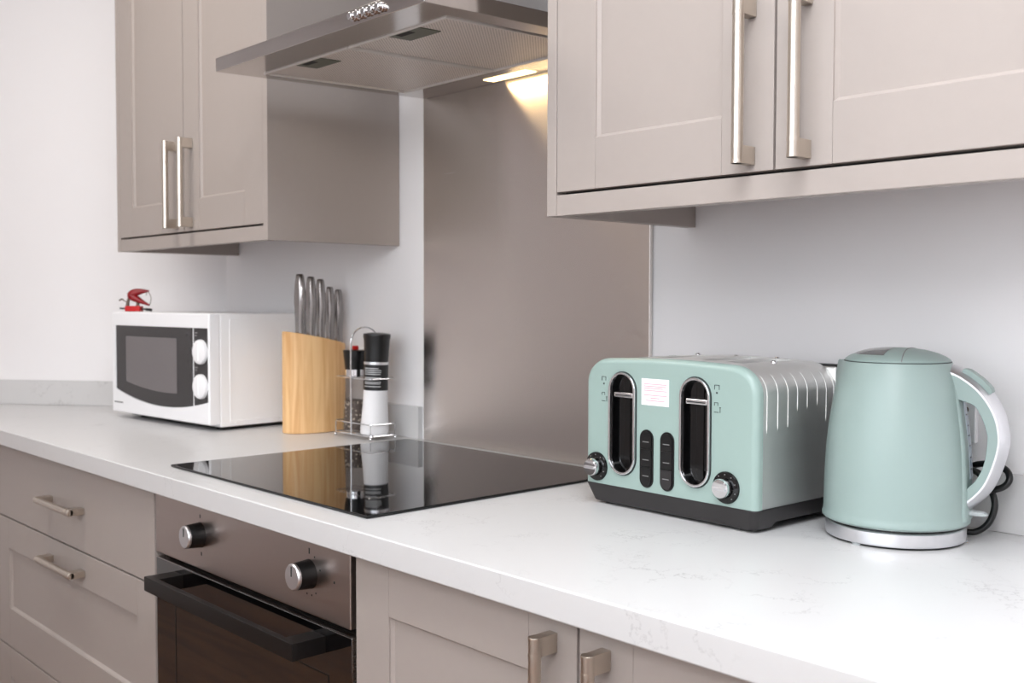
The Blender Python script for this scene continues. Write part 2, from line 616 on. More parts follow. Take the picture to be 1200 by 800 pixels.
def bar_handle(parent, x, y, z, length, vertical=True):
    """round bar between two square posts; x, z its middle, y the door face it stands on"""
    b = N()
    D, R, L = 0.034, 0.0068, length / 2
    yb = y - D + R
    if vertical:
        cyl(b, (x, yb, z - L), (x, yb, z + L), R, 28, 0.0008)
        for s in (-1, 1):
            z0, z1 = sorted((z + s * L, z + s * (L - 0.021)))
            box(b, x - R + .0006, x + R - .0006, yb, y, z0 + .0003, z1, 0.0008)
            cyl(b, (x, yb, z + s * (L - 0.0215)), (x, yb, z + s * (L - .0175)), R + .0004, 28)
            cyl(b, (x, yb, z + s * (L - 0.004)), (x, yb, z + s * L), R + .0004, 28, .0004)
    else:
        cyl(b, (x - L, yb, z), (x + L, yb, z), R, 28, 0.0008)
        for s in (-1, 1):
            x0, x1 = sorted((x + s * L, x + s * (L - 0.021)))
            box(b, x0 + .0003, x1, yb, y, z - R + .0006, z + R - .0006, 0.0008)
            cyl(b, (x + s * (L - 0.0215), yb, z), (x + s * (L - .0175), yb, z), R + .0004, 28)
    o = obj('handle', b, M['nickel'], parent)
    o['label'] = 'satin nickel bar handle'
    return o


# ------------------------------------------------------------------ wall cabinets
YC = -0.305


def wall_cabinet(label, x0, doors, x1, gap_at):
    t = thing('wall_cabinet', label, 'cabinet', (x0, 0, 0.407))
    H0, H1 = 0.028, 0.76
    w = x1 - x0
    b = N()
    # carcass: open-front box of boards behind the doors
    box(b, 0.019, w - .019, YC + .021, YW - .001, H0 + .02, H0 + .038, 0.0005)
    box(b, 0.019, w - .019, YC + .021, YW - .001, H1 - .018, H1, 0.0005)
    box(b, 0.019, w - .019, YW - .010, YW - .001, H0 + .038, H1 - .018)
    obj('carcass', b, M['paint'], t)
    for xa in (0, w - .018):
        b = N()
        box(b, xa, xa + .018, YC, YW - .001, 0, H1, 0.0012)
        obj('end_panel', b, M['paint'], t)
    b = N()
    box(b, 0.0182, w - .0182, YC + .0008, YC + .019, 0, 0.0285, 0.001)
    obj('pelmet', b, M['paint'], t)
    b = N()
    box(b, 0.0185, w - .0185, YC + .019, YC + .021, 0.0285, 0.06)
    obj('bottom_edge', b, M['dark'], t)
    for (a, c), hx in zip(doors, gap_at):
        d = obj('door', shaker(c - a, H1 - 0.0325, 0.0715, 0.068, 0.068), M['paint'], t, (a - x0, YC + .0005, 0.0325))
        bar_handle(d, hx - a, 0, 0.542 - 0.407 - .0325, 0.19)
    return t


wall_cabinet('taupe two-door wall cabinet left of the extractor hood, above the microwave', -0.757,
             [(-0.739, -0.3995), (-0.3965, -0.057)], -0.0385, (-0.431, -0.360))
wall_cabinet('pale two-door wall cabinet right of the extractor hood, above the toaster', 0.7265,
             [(0.7455, 1.0915), (1.0945, 1.4405)], 1.4595, (1.0615, 1.1345))

# ------------------------------------------------------------------ base units
YD = -0.571
TK = 0.62                                    # height of the fronts


def carcass(t, w, ybk=-0.01):
    b = N()
    for xa in (0, w - .018):
        box(b, xa, xa + .018, YD + .0205, ybk, -TK - .16, -TH - .001, 0.0006)
    box(b, .018, w - .018, YD + .0205, ybk, -TK - .16, -TK - .142)
    box(b, .018, w - .018, ybk - .008, ybk, -TK - .142, -TH - .001)
    box(b, .018, w - .018, YD + .0205, YD + .04, -TH - .02, -TH - .001)
    obj('carcass', b, M['paint'], t)
    b = N()
    box(b, 0, w, YD + .05, YD + .066, FLOOR, -TK - .162, 0.0008)
    obj('plinth', b, M['paint'], t)


t = thing('drawer_unit', 'taupe three-drawer base unit left of the oven', 'drawer unit', (-0.8145, 0, 0))
carcass(t, 0.852)
b = N()
box(b, -0.62, -0.002, YD + .001, YD + .02, -TK - .16, -TH - .003, 0.001)
obj('filler_panel', b, M['paint'], t)
for z0, z1, plain in ((-0.2035, -0.0375, True), (-0.5005, -0.2065, False), (-0.7775, -0.5035, False)):
    f = shaker(0.848, z1 - z0, 0.0735, 0.068, 0.088, plain=plain)
    d = obj('drawer', f, M['paint'], t, (0.0018, YD, z0))
    if plain:
        d['label'] = 'plain flat drawer front'
    bar_handle(d, 0.4345, 0, (-0.1225 if plain else -0.2455 if z0 > -.51 else -0.56) - z0, 0.192, False)


def base_cabinet(label, x0, copyof=None):
    t = thing('base_cabinet', label, 'cabinet', (x0, 0, 0))
    carcass(t, 0.797)
    for a, c, hx in ((0.0018, 0.3968, 0.363), (0.4002, 0.7952, 0.4372)):
        d = obj('door', shaker(c - a, 0.740, 0.0715, 0.068, 0.068), M['paint'], t, (a, YD, -0.7775))
        bar_handle(d, hx - a, 0, -0.150 + .7775, 0.19)
    return t


base_cabinet('taupe two-door base cabinet under the worktop, right of the oven', 0.6435)

# ------------------------------------------------------------------ oven
OX0, OX1 = 0.0395, 0.6405
t = thing('built_in_oven', 'built-in oven with dark steel control panel and black glass door under the hob', 'oven', (OX0, 0, 0))
W = OX1 - OX0
b = N()
box(b, 0.004, W - .004, YD + .024, -0.03, -0.64, -TH - .004)
obj('casing', b, M['dark'], t)
b = N()
box(b, 0.0015, W - .008, YD, YD + .022, -0.1425, -TH - .0022, 0.0018, 3)
kx = (0.168, 0.4935)
KZ = -0.0865
for ang in (20, 62, 205, 232, 258, 282, 305):
    a = math.radians(ang)
    x, z = kx[1] + .029 * math.cos(a), KZ + .029 * math.sin(a)
    box(b, x - .0012, x + .0012, YD - .0003, YD + .0004, z - .0012, z + .0012, mi=1)
for x, z, wx, hz in ((kx[1], KZ + .032, .0012, .004), (kx[0], KZ + .030, .0012, .003), (kx[0] + .004, KZ - .030, .0016, .003), (kx[1] + .062, KZ + .0, .0017, .0017)):
    box(b, x - wx, x + wx, YD - .0003, YD + .0004, z - hz, z + hz, mi=1)
obj('control_panel', b, [M['fascia'], M['dark_print']], t)
for x in kx:
    b = N()
    lathe(b, [(0.0, 0.0), (0.0205, 0.0), (0.0200, -0.004), (0.0186, -0.022), (0.0182, -0.0235), (0.0, -0.0235)], 40, 'y', (x, YD, KZ))
    k = obj('knob', b, M['black'], t)
    k['label'] = 'black dial with a silver face'
    b = N()
    lathe(b, [(0.0, -0.0232), (0.0184, -0.0232), (0.0184, -0.0262), (0.0168, -0.0282), (0.0, -0.0284)], 40, 'y', (x, YD, KZ))
    obj('knob_cap', b, M['satin_chrome'], k)
    b = N()
    box(b, x - .0008, x + .0008, YD - .0290, YD - .0282, KZ + .001, KZ + .0145)
    obj('pointer', b, M['dark_print'], k)
# door
b = N()
box(b, 0.0015, W - .005, YD + .0005, YD + .020, -0.62, -0.1520, 0.002, 3)
d = obj('door', b, M['oven_glass'], t)
d['label'] = 'black glass oven door'
b = N()
band(b, [(0.001, -0.6205), (W - .0045, -0.6205), (W - .0045, -0.1512), (0.001, -0.1512)],
     [(0.0035, -0.618), (W - .007, -0.618), (W - .007, -0.1532), (0.0035, -0.1532)], 'y', YD + .0015, YD + .018)
obj('door_trim', b, M['steel'], d)
b = N()
out = [(0.074, -0.57), (W - .060, -0.57), (W - .060, -0.215), (0.074, -0.215)]
inn = [(0.0765, -0.5675), (W - .0625, -0.5675), (W - .0625, -0.2175), (0.0765, -0.2175)]
band(b, out, inn, 'y', YD + .0001, YD + .003)
obj('window_border', b, M['black'], d)
b = N()
hx0, hx1, hz0, hz1 = 0.071, 0.5335, -0.1875, -0.1635
box(b, hx0, hx1, YD - .052, YD - .041, hz0, hz1, 0.0012)
for xa in (hx0, hx1 - .034):
    box(b, xa + .0003, xa + .0337, YD - .042, YD + .001, hz0 + .0003, hz1 - .0003, 0.0012)
h = obj('handle', b, M['handle_black'], d)
h['label'] = 'square black bar handle'

# ------------------------------------------------------------------ hob
b = N()
box(b, 0.0400, 0.6300, -0.5425, -0.0285, 0.0006, 0.0045, 0.0012, 2)
t = tag(obj('hob', b, M['black_glass']), 'flat black glass hob set into the white worktop above the oven', 'hob')

# ------------------------------------------------------------------ extractor hood
t = thing('extractor_hood', 'stainless steel extractor hood with a warm lamp above the hob', 'extractor hood', (0.35725, 0.0015, 0.7032),
          rot=(math.radians(1.78), 0, 0))
HW, HD, HR = 0.2946, 0.4645, 0.0235
b = N()
box(b, -HW, HW, -HD, 0, 0, HR, 0.0014, 2)
c1 = N()
box(c1, -0.258, 0.253, -0.392, -0.080, -0.01, 0.012)
b = cut(b, c1)
# low pyramid top
q = N()
lo = [(-HW + .004, -HD + .004), (HW - .004, -HD + .004), (HW - .004, -.001), (-HW + .004, -.001)]
hi = [(-0.11, -0.23), (0.11, -0.23), (0.11, -.001), (-0.11, -.001)]
v0 = [q.verts.new((x, y, HR - .0005)) for x, y in lo]
v1 = [q.verts.new((x, y, HR + .045)) for x, y in hi]
q.faces.new(v1)
for i in range(4):
    q.faces.new((v0[i], v0[(i + 1) % 4], v1[(i + 1) % 4], v1[i]))
bmesh.ops.recalc_face_normals(q, faces=q.faces)
merge(b, q)
obj('canopy', b, M['hood'], t)
b = N()
box(b, -0.108, 0.108, -0.226, -.001, HR + .044, 0.80, 0.001)
obj('chimney', b, M['hood'], t)
for i, (x0, x1) in enumerate(((-0.2572, 0.0035), (0.0065, 0.2522))):
    b = N()
    box(b, x0 + .004, x1 - .004, -0.3875, -0.0850, 0.0012, 0.009)
    f = obj('grease_filter', b, mesh_filter('filter_mesh') if i == 0 else bpy.data.materials['filter_mesh'], t)
    b = N()
    band(b, [(x0, -0.3915), (x1, -0.3915), (x1, -0.0805), (x0, -0.0805)],
         [(x0 + .0042, -0.3873), (x1 - .0042, -0.3873), (x1 - .0042, -0.0847), (x0 + .0042, -0.0847)], 'z', -0.0022, 0.0075, 0.0008)
    obj('filter_frame', b, M['aluminium'], f)
    gx = (x0 + x1) / 2 - (.001 if i == 0 else -.01)
    b = N()
    box(b, gx - .0375, gx + .0375, -0.3850, -0.340, -0.0004, 0.004, 0.001)
    g = obj('grip', b, M['grip'], f)
    g['label'] = 'grey-green plastic grip'
    b = N()
    box(b, gx - .022, gx + .012, -0.3800, -0.3690, -0.0010, 0.002, 0.0004)
    obj('grip_slot', b, M['dark'], g)
b = N()
box(b, -0.069, 0.046, -0.0405, -0.0130, -0.0012, 0.004, 0.001)
l = obj('lamp', b, M['lamp'], t)
l['label'] = 'glowing warm strip lamp'
for k in range(5):
    b = N()
    x = 0.1305 + k * 0.0168
    cyl(b, (x, -HD + .001, 0.0122), (x, -HD - .0095, 0.0122), 0.0056, 24, 0.0014)
    cyl(b, (x, -HD + .001, 0.0122), (x, -HD - .0025, 0.0122), 0.0072, 24, 0.0006)
    o = obj('push_button', b, M['chrome'], t)

# ------------------------------------------------------------------ microwave
t = thing('microwave', 'white microwave with dark door and two white dials, in the corner', 'microwave', (-0.355, -0.2704, 0.0), 0.0695)
MW, MH, MD = 0.4535, 0.2612, 0.256
b = N()
box(b, -MW + .002, -0.0005, 0.028, MD, 0.0085, MH - .0005, 0.003, 3)
o = obj('body', b, M['white_metal'], t)
b = N()
band(b, [(0.052, 0.018), (0.235, 0.018), (0.235, 0.247), (0.052, 0.247)],
     [(0.055, 0.021), (0.232, 0.021), (0.232, 0.244), (0.055, 0.244)], 'x', -0.0010, 0.0005, 0.0004)
for yy in (0.068, 0.165):
    cyl(b, (-0.001, yy, 0.0155), (0.0012, yy, 0.0155), 0.0026, 14, 0.0005)
obj('side_pressing', b, M['white_metal'], o)
# moulded front with its arched opening
n = 24


def arch(x0, x1, zl, zm, zr, xm, zt):
    """outline: straight sides and top, sagging curved foot through (x0,zl) (xm,zm) (x1,zr)"""
    pts = []
    for i in range(n + 1):
        x = x0 + (x1 - x0) * i / n
        L0 = (x - xm) * (x - x1) / ((x0 - xm) * (x0 - x1))
        L1 = (x - x0) * (x - x1) / ((xm - x0) * (xm - x1))
        L2 = (x - x0) * (x - xm) / ((x1 - x0) * (x1 - xm))
        pts.append((x, zl * L0 + zm * L1 + zr * L2))
    return pts + [(x1, zt), (x0, zt)]


b = N()
box(b, -MW, 0, 0.0, 0.029, 0.0145, MH, 0.004, 3)
c1 = N()
prism(c1, arch(-MW + .0205, -0.0015 - .003, 0.0725, 0.0435, 0.0655, -MW + .285, 0.2285), 'y', -0.01, 0.010)
b = cut(b, c1)
obj('bezel', b, M['white'], t)
xs = -MW + .3865
b = N()
prism(b, arch(-MW + .0208, xs - .001, 0.0722, 0.0440, 0.0538, -MW + .27, 0.2282), 'y', 0.0012, 0.009, 0.0008)
d = obj('door', b, M['mw_door'], t)
b = N()
prism(b, arch(-MW + .0725, -MW + .3138, 0.0930, 0.0775, 0.0768, -MW + .2073, 0.2030), 'y', 0.0006, 0.004)
obj('door_window', b, M['mw_window'], d)
b = N()
box(b, xs - .0012, xs + .0012, 0.0008, 0.006, 0.0535, 0.2285)
obj('door_edge', b, M['white'], d)
b = N()
prism(b, [(xs + .0014, 0.0545), (xs + .03, 0.0585), (-0.0048, 0.0658), (-0.0048, 0.2282), (xs + .0014, 0.2282)], 'y', 0.0012, 0.009, 0.0006)
for z in (0.2165, 0.1395):
    for k, wdt in enumerate((0.012, 0.009)):
        box(b, xs + .006, xs + .006 + wdt, 0.0009, 0.0016, z - k * .006, z - k * .006 + .0022, mi=1)
obj('control_panel', b, [M['mw_door'], M['grey_print']], t)
for z in (0.1758, 0.0990):
    b = N()
    x = -MW + .4200
    lathe(b, [(0.0, 0.002), (0.0275, 0.002), (0.0274, -0.0030), (0.0262, -0.0062), (0.0240, -0.0075), (0.0, -0.0085)], 40, 'y', (x, 0, z))
    k = obj('knob', b, M['white'], t)
    b = N()
    box(b, x - .0035, x + .0035, -0.0105, -0.007, z - .0195, z + .0195, 0.0012)
    obj('knob_grip', b, M['white'], k)
b = N()
box(b, -MW + .012, -MW + .056, -0.0004, 0.0008, 0.0378, 0.0408)
o = obj('printed_mark', b, M['grey_print'], t)
for xx, yy in ((-0.05, 0.06), (-0.40, 0.06), (-0.05, 0.22), (-0.40, 0.22)):
    b = N()
    lathe(b, [(0.011, 0.0003), (0.012, 0.002), (0.012, 0.0095)], 20, 'z', (xx, yy, 0))
    obj('foot', b, M['black'], t)
b = N()
box(b, -MW + .02, -0.012, 0.04, MD - .01, 0.0045, 0.0088, 0.001)
obj('base_plate', b, M['charcoal'], t)

# ------------------------------------------------------------------ red ornament on the microwave
t = thing('ornament', 'small red ornament with curved prongs on a red bar, on top of the microwave', 'ornament',
          (-0.779, -0.258, 0.2614), math.radians(42))
t.scale = (0.76, 0.9, 0.86)
b = N()
box(b, -0.024, 0.028, -0.012, 0.012, 0.0004, 0.0165, 0.003, 3)
obj('base', b, M['red'], t)
b = N()
tube(b, [(-0.046, 0, 0.0095), (-0.02, 0, 0.0085), (0.025, 0, 0.0075), (0.046, 0, 0.007)], 0.0024, 10)
cyl(b, (0.042, 0, 0.0066), (0.062, 0, 0.0050), 0.0042, 16, 0.001)
cyl(b, (0.0595, 0, 0.0050), (0.0595, 0, 0.0005), 0.0022, 12)
obj('axle', b, M['black'], t)
b = N()
P = catmull([(0.053, 0, 0.060), (0.030, 0, 0.0585), (0.008, 0, 0.055), (-0.006, 0, 0.047), (0.004, 0, 0.040), (0.026, 0, 0.030), (0.054, 0, 0.0185)], 8)
R = [0.0028 + 0.0105 * math.sin(PI * min(1, max(0, i / (len(P) - 1)))) ** 1.2 for i in range(len(P))]
tube(b, P, 0.004, 12, radii=R)
obj('prong', b, M['dark_red'], t)
b = N()
tube(b, catmull([(0.050, 0, 0.059), (0.058, 0, 0.046), (0.060, 0, 0.034), (0.055, 0, 0.019)], 6), 0.0011, 8)
tube(b, [(0.046, 0, 0.058), (0.044, 0, 0.047)], 0.0011, 8)
obj('wire', b, M['greybrown'], t)
b = N()
for x in (-0.020, 0.014):
    tube(b, [(x, 0, 0.012), (x + .001, 0, 0.026), (x + .006, 0, 0.042)], 0.0048, 12, radii=[0.0058, 0.0052, 0.0036])
tube(b, [(-0.048, 0, 0.032), (-0.040, 0, 0.036), (-0.034, 0, 0.034)], 0.0026, 10)
tube(b, [(-0.036, 0, 0.034), (-0.020, 0, 0.026)], 0.0014, 8)
obj('bracket', b, M['greybrown'], t)

# ------------------------------------------------------------------ knife block and knives
KX, KY, KA, KB = -0.2292, -0.0824, 0.0765, 0.045
t = thing('knife_block', 'oval pale wood knife block with a slanted top, between microwave and hob', 'knife block', (KX, KY, 0))
n = 64
b = N()
low = [b.verts.new((KB * math.cos(2 * PI * i / n), KA * math.sin(2 * PI * i / n), 0.0004)) for i in range(n)]
top = [b.verts.new((KB * math.cos(2 * PI * i / n), KA * math.sin(2 * PI * i / n), 0.2080 - 0.199 * KA * math.sin(2 * PI * i / n))) for i in range(n)]
b.faces.new(low)
b.faces.new(top)
for i in range(n):
    b.faces.new((low[i], low[(i + 1) % n], top[(i + 1) % n], top[i]))
bmesh.ops.recalc_face_normals(b, faces=b.faces)
bevel_all(b, 0.0022, 3, 0.8)
cs = []
kn = [(-0.1180, 0.3477, 1.12), (-0.0903, 0.3426, 1.0), (-0.0655, 0.3374, 0.98), (-0.0410, 0.3206, 0.88), (-0.0186, 0.3150, 0.86)]
for y, zt, s in kn:
    c = N()
    box(c, -0.022, 0.022, y - KY - .0022, y - KY + .0022, 0.05, 0.40)
    cs.append(c)
b = cut(b, *cs)
obj('block', b, M['block'], t)
names = ('tallest steel-handled knife, first in the block from the microwave side', 'second steel-handled knife from the microwave, in the wooden block',
         'middle one of the five steel-handled knives in the wooden block', 'second-shortest steel-handled knife, fourth from the microwave in the block',
         'shortest steel-handled knife, last in the block on the mills side')
for (y, zt, s), lab in zip(kn, names):
    zb = 0.2080 - 0.199 * (y - KY) + .001
    t = thing('kitchen_knife', lab, 'knife', (KX, y, zb), group='knives in the wooden block')
    L = zt - zb
    b = N()
    prev = None
    first = None
    for f, wx, wy in ((0, .0085, .0060), (.08, .0082, .0058), (.28, .0090, .0062), (.52, .0118, .0068), (.72, .0112, .0064), (.90, .0085, .0055), (.975, .0068, .0047), (1.0, .0055, .0038)):
        wx *= s * 1.16
        wy *= 1.22
        c = 0.30
        sec = [(wx, wy * (1 - 2 * c)), (wx * (1 - c * .9), wy), (-wx * (1 - c * .9), wy), (-wx, wy * (1 - 2 * c)), (-wx, -wy * (1 - 2 * c)), (-wx * (1 - c * .9), -wy), (wx * (1 - c * .9), -wy), (wx, -wy * (1 - 2 * c))]
        ring = [b.verts.new((x, yy, f * L)) for x, yy in sec]
        if prev:
            for i in range(8):
                b.faces.new((prev[i], prev[(i + 1) % 8], ring[(i + 1) % 8], ring[i]))
        else:
            b.faces.new(ring)
        prev = ring
    b.faces.new(prev)
    bmesh.ops.recalc_face_normals(b, faces=b.faces)
    obj('handle', b, M['knife'], t)
    b = N()
    box(b, -0.0165 * s, 0.0165 * s, -0.0012, 0.0012, -0.135, 0.0006)
    obj('blade', b, M['steel'], t)

# ------------------------------------------------------------------ mills in their wire caddy
GX, GY = -0.0638, -0.0615
t = thing('condiment_caddy', 'small chrome wire caddy with a hoop handle holding the two mills', 'caddy', (GX, GY, 0), -0.0131)
A_, B_ = 0.0674, 0.0335


def rect(a, c, z, r=0.008):
    pts = []
    for sx, sy, a0 in ((1, 1, 0), (-1, 1, 90), (-1, -1, 180), (1, -1, 270)):
        for k in range(5):
            q = math.radians(a0 + 22.5 * k)
            pts.append((sx * (a - r) + r * math.cos(q), sy * (c - r) + r * math.sin(q), z))
    return pts


b = N()
tube(b, rect(A_, B_, 0.0095), 0.0016, 8, True)
for yy in (-0.016, 0, 0.016):
    tube(b, [(-A_, yy, 0.0085), (A_, yy, 0.0085)], 0.0009, 8)
o = obj('base_rail', b, M['chrome'], t)
b = N()
tube(b, rect(A_, B_, 0.0335), 0.0012, 8, True)
for sx, sy in ((1, 1), (-1, 1), (-1, -1), (1, -1)):
    tube(b, [(sx * (A_ - .0024), sy * (B_ - .0024), 0.009), (sx * (A_ - .0024), sy * (B_ - .0024), 0.0335)], 0.0010, 8)
obj('guard_rail', b, M['chrome'], t)
b = N()
tube(b, rect(A_ - .0015, B_ - .0005, 0.1275), 0.0012, 8, True)
obj('guard_rail', b, M['chrome'], t)
b = N()
pts = [(0, -B_ - .002, 0.009), (0, -B_ - .002, 0.20)]
for k in range(1, 12):
    a = PI * k / 12
    pts.append((0, -(B_ + .002) * math.cos(a), 0.20 + 0.034 * math.sin(a)))
pts += [(0, B_ + .002, 0.20), (0, B_ + .002, 0.009)]
tube(b, pts, 0.0017, 10)
obj('hoop_handle', b, M['chrome'], t)
for sx, sy in ((1, 1), (-1, 1), (-1, -1), (1, -1)):
    b = N()
    bmesh.ops.create_uvsphere(b, u_segments=16, v_segments=10, radius=0.0036, matrix=Matrix.Translation((sx * (A_ - .002), sy * (B_ - .002), 0.0042)))
    obj('ball_foot', b, M['chrome'], t)

MZ = 0.0100
sx_, sy_ = GX + 0.0345, GY - .0003
t = thing('salt_mill', 'taller mill full of white salt with a black cap and printed black label', 'salt mill', (sx_, sy_, MZ + .0008),
          rot=Matrix.Rotation(0.027, 3, Vector((-0.733, 0.68, 0))).to_euler())
b = N()
lathe(b, [(0.0, 0.0), (0.0285, 0.0), (0.0297, 0.002), (0.0300, 0.012), (0.0285, 0.030), (0.0262, 0.060), (0.0252, 0.092), (0.0252, 0.147), (0.0, 0.147)], 48)
obj('jar', b, M['salt'], t)
b = N()
lathe(b, [(0.0253, 0.0925), (0.0257, 0.093), (0.0257, 0.1455), (0.0253, 0.146)], 48, capped=False)
lb = obj('label_band', b, M['label'], t)
b = N()
fa = math.radians(-47 - 0)
for k, (z, wd) in enumerate(((0.1385, .62), (0.1345, .9), (0.1305, .9), (0.1265, .84), (0.1195, .9), (0.1170, .5), (0.1100, .9), (0.1070, .84), (0.1010, .9))):
    a1 = fa + wd * .82 - .12
    lathe(b, [(0.02585, z - .0009), (0.0260, z - .0009), (0.0260, z + .0007), (0.02585, z + .0007)], 14, a0=fa - .86, a1=a1, capped=False)
obj('printed_text', b, M['print'], lb)
b = N()
lathe(b, [(0.0, 0.146), (0.0262, 0.146), (0.0264, 0.1475), (0.0262, 0.1515), (0.0, 0.1515)], 48)
obj('collar', b, M['satin_chrome'], t)
b = N()
lathe(b, [(0.0, 0.1515), (0.0250, 0.1515), (0.0252, 0.156), (0.0262, 0.180), (0.0272, 0.196), (0.0288, 0.205), (0.0288, 0.2085), (0.0278, 0.2100), (0.016, 0.2120), (0.0, 0.2125)], 48)
o = obj('cap', b, M['black'], t)

t = thing('pepper_mill', 'shorter clear mill of peppercorns with a flared black cap, beside the salt', 'pepper mill', (GX - 0.0390, GY + .001, MZ))
b = N()
lathe(b, [(0.0, 0.0), (0.0250, 0.0), (0.0262, 0.0015), (0.0262, 0.010), (0.0236, 0.05), (0.0212, 0.090), (0.0208, 0.118), (0.0196, 0.118), (0.0200, 0.090), (0.0224, 0.05), (0.0246, 0.010), (0.0240, 0.004), (0.0, 0.004)], 40)
obj('jar', b, M['glass'], t)
b = N()
lathe(b, [(0.0, 0.0045), (0.0236, 0.0045), (0.0240, 0.0105), (0.0222, 0.048), (0.0212, 0.066), (0.0, 0.069)], 32)
pp = obj('peppercorns', b, [M['pepper']], t)
pp['kind'] = 'stuff'
rb = random.Random(2)
b = N()
for k in range(95):
    z = rb.uniform(0.007, 0.064)
    rr = 0.0236 - (z - .007) * 0.045
    a = rb.uniform(0, 2 * PI)
    bmesh.ops.create_icosphere(b, subdivisions=1, radius=rb.uniform(0.0018, 0.0027), matrix=Matrix.Translation((rr * .985 * math.cos(a), rr * .985 * math.sin(a), z)))
q = obj('pale_peppercorns', b, M['pepper_pale'], t)
q['kind'] = 'stuff'
b = N()
lathe(b, [(0.0, 0.1175), (0.0218, 0.1175), (0.0220, 0.119), (0.0216, 0.133), (0.0, 0.133)], 40)
obj('collar', b, M['chrome'], t)
b = N()
lathe(b, [(0.0, 0.133), (0.0205, 0.133), (0.0212, 0.136), (0.0250, 0.1700), (0.0252, 0.1725), (0.0242, 0.1740), (0.0, 0.1745)], 40)
o = obj('cap', b, M['black'], t)
b = N()
box(b, -0.004, 0.007, -0.005, 0.006, 0.1742, 0.1835, 0.002)
o2 = obj('top_tab', b, M['red'], t)
o2['label'] = 'small red tab on the cap'

# ------------------------------------------------------------------ toaster
TW0, TW1 = -0.0055, 0.2900
t = thing('toaster', 'mint green four-slice toaster with brushed steel body and two lever slots', 'toaster', (0.7454, -0.2316, 0.0), -0.0318)


def shell(x0, x1, z0, z1, rx, rz, crown=0.003, n=12):
    pts = [(x0, z0), (x1, z0)]
    for i in range(n + 1):
        a = PI / 2 * i / n
        pts.append((x1 - rx + rx * math.cos(a), z1 - rz + rz * math.sin(a)))
    for i in range(1, 8):
        f = i / 8
        x = (x1 - rx) + ((x0 + rx) - (x1 - rx)) * f
        pts.append((x, z1 + crown * math.sin(PI * f)))
    for i in range(n + 1):
        a = PI / 2 + PI / 2 * i / n
        pts.append((x0 + rx + rx * math.cos(a), z1 - rz + rz * math.sin(a)))
    return pts


b = N()
prism(b, shell(TW0, TW1, 0.0305, 0.2095, 0.042, 0.036), 'y', -0.006, 0.0075, 0)
ed = [e for e in b.edges if abs(e.verts[0].co.y + .006) < 1e-5 and abs(e.verts[1].co.y + .006) < 1e-5 and not (e.verts[0].co.z < .031 and e.verts[1].co.z < .031)]
bmesh.ops.bevel(b, geom=ed, offset=0.0085, segments=6, profile=0.5, affect='EDGES', clamp_overlap=True)
S1, S2 = 0.0668, 0.1948
SW = 0.0500
cs = []
for s in (S1, S2):
    c = N()
    prism(c, stadium(s, 0.0490, 0.1905, SW - .006), 'y', -0.02, 0.02)
    cs.append(c)
b = cut(b, *cs)
# little bread symbols beside the slots
for x, up in ((0.0306, False), (0.2290, True)):
    for z, kind in ((0.1785, 0), (0.1530, 1)):
        z_ = z
        if kind == 0:
            for a in ((x - .004, z_ - .001, x - .0033, z_ + .005), (x + .0033, z_ - .001, x + .004, z_ + .005), (x - .004, z_ + .0043, x + .004, z_ + .005), (x - .0012, z_ - .0062, x + .0012, z_ - .0040)):
                box(b, a[0], a[2], -0.0064, -0.0058, a[1], a[3], mi=1)
        else:
            for a in ((x - .004, z_ + .004, x - .0034, z_ + .008), (x + .0014, z_ + .004, x + .002, z_ + .008), (x - .004, z_ + .0076, x + .002, z_ + .0082),
                      (x - .004, z_ - .0046, x + .003, z_ - .0038), (x + .0050, z_ - .0046, x + .0058, z_ + .0025), (x + .0042, z_ + .0015, x + .0066, z_ + .0022)):
                box(b, a[0], a[2], -0.0064, -0.0058, a[1], a[3], mi=1)
fp = obj('front_panel', b, [M['mint'], M['dark_print']], t)
b = N()
prism(b, shell(TW0 + .0012, TW1 - .0012, 0.0305, 0.2085, 0.042, 0.036), 'y', 0.0376, 0.172, 0)
cs = []
for x in (0.0440, 0.0885, 0.1730, 0.2170):
    c = N()
    box(c, x - .0135, x + .0135, 0.045, 0.160, 0.12, 0.25)
    cs.append(c)
b = cut(b, *cs)
prism(b, shell(TW0 + .0012, TW1 - .0012, 0.0305, 0.2085, 0.042, 0.036), 'y', 0.0076, 0.0377, 0)
# front slab of the body is hollowed for the lever tubs
c1 = N()
box(c1, S1 - .024, S1 + .024, -.01, 0.033, 0.04, 0.197)
c2 = N()
box(c2, S2 - .024, S2 + .024, -.01, 0.033, 0.04, 0.197)
bd = obj('body', b, M['toaster_steel'], t)
bd['label'] = 'brushed steel wrap'
# ribs pressed into the shoulder of the steel wrap (both sides)
shl = shell(TW0 + .0012, TW1 - .0012, 0.0305, 0.2085, 0.042, 0.036)
ribs = [(0.017, .125), (0.040, .127), (0.062, .129), (0.083, .149), (0.105, .151), (0.128, .153), (0.149, .131), (0.167, .131)]
for y, zlow in ribs:
    for side in (1, -1):
        b = N()
        pts = [(TW1 - .0012, y, zlow), (TW1 - .0012, y, zlow + .006), (TW1 - .0012, y, 0.164)]
        for i in range(0, 7):
            a = PI / 2 * i / 12
            pts.append((TW1 - .0012 - .042 + .042 * math.cos(a), y, 0.2085 - .036 + .036 * math.sin(a)))
        if side < 0:
            pts = [(TW0 + TW1 - x, yy, z) for x, yy, z in pts]
        m_ = len(pts)
        tube(b, pts, 0.0012, 8, radii=[(0.0001, 0.0008, 0.0007, 0.0006, 0.0005, 0.0004, 0.0003, 0.0002, 0.00015, 0.0001)[min(i, 9)] for i in range(m_)])
        obj('rib', b, M['toaster_steel'], bd)
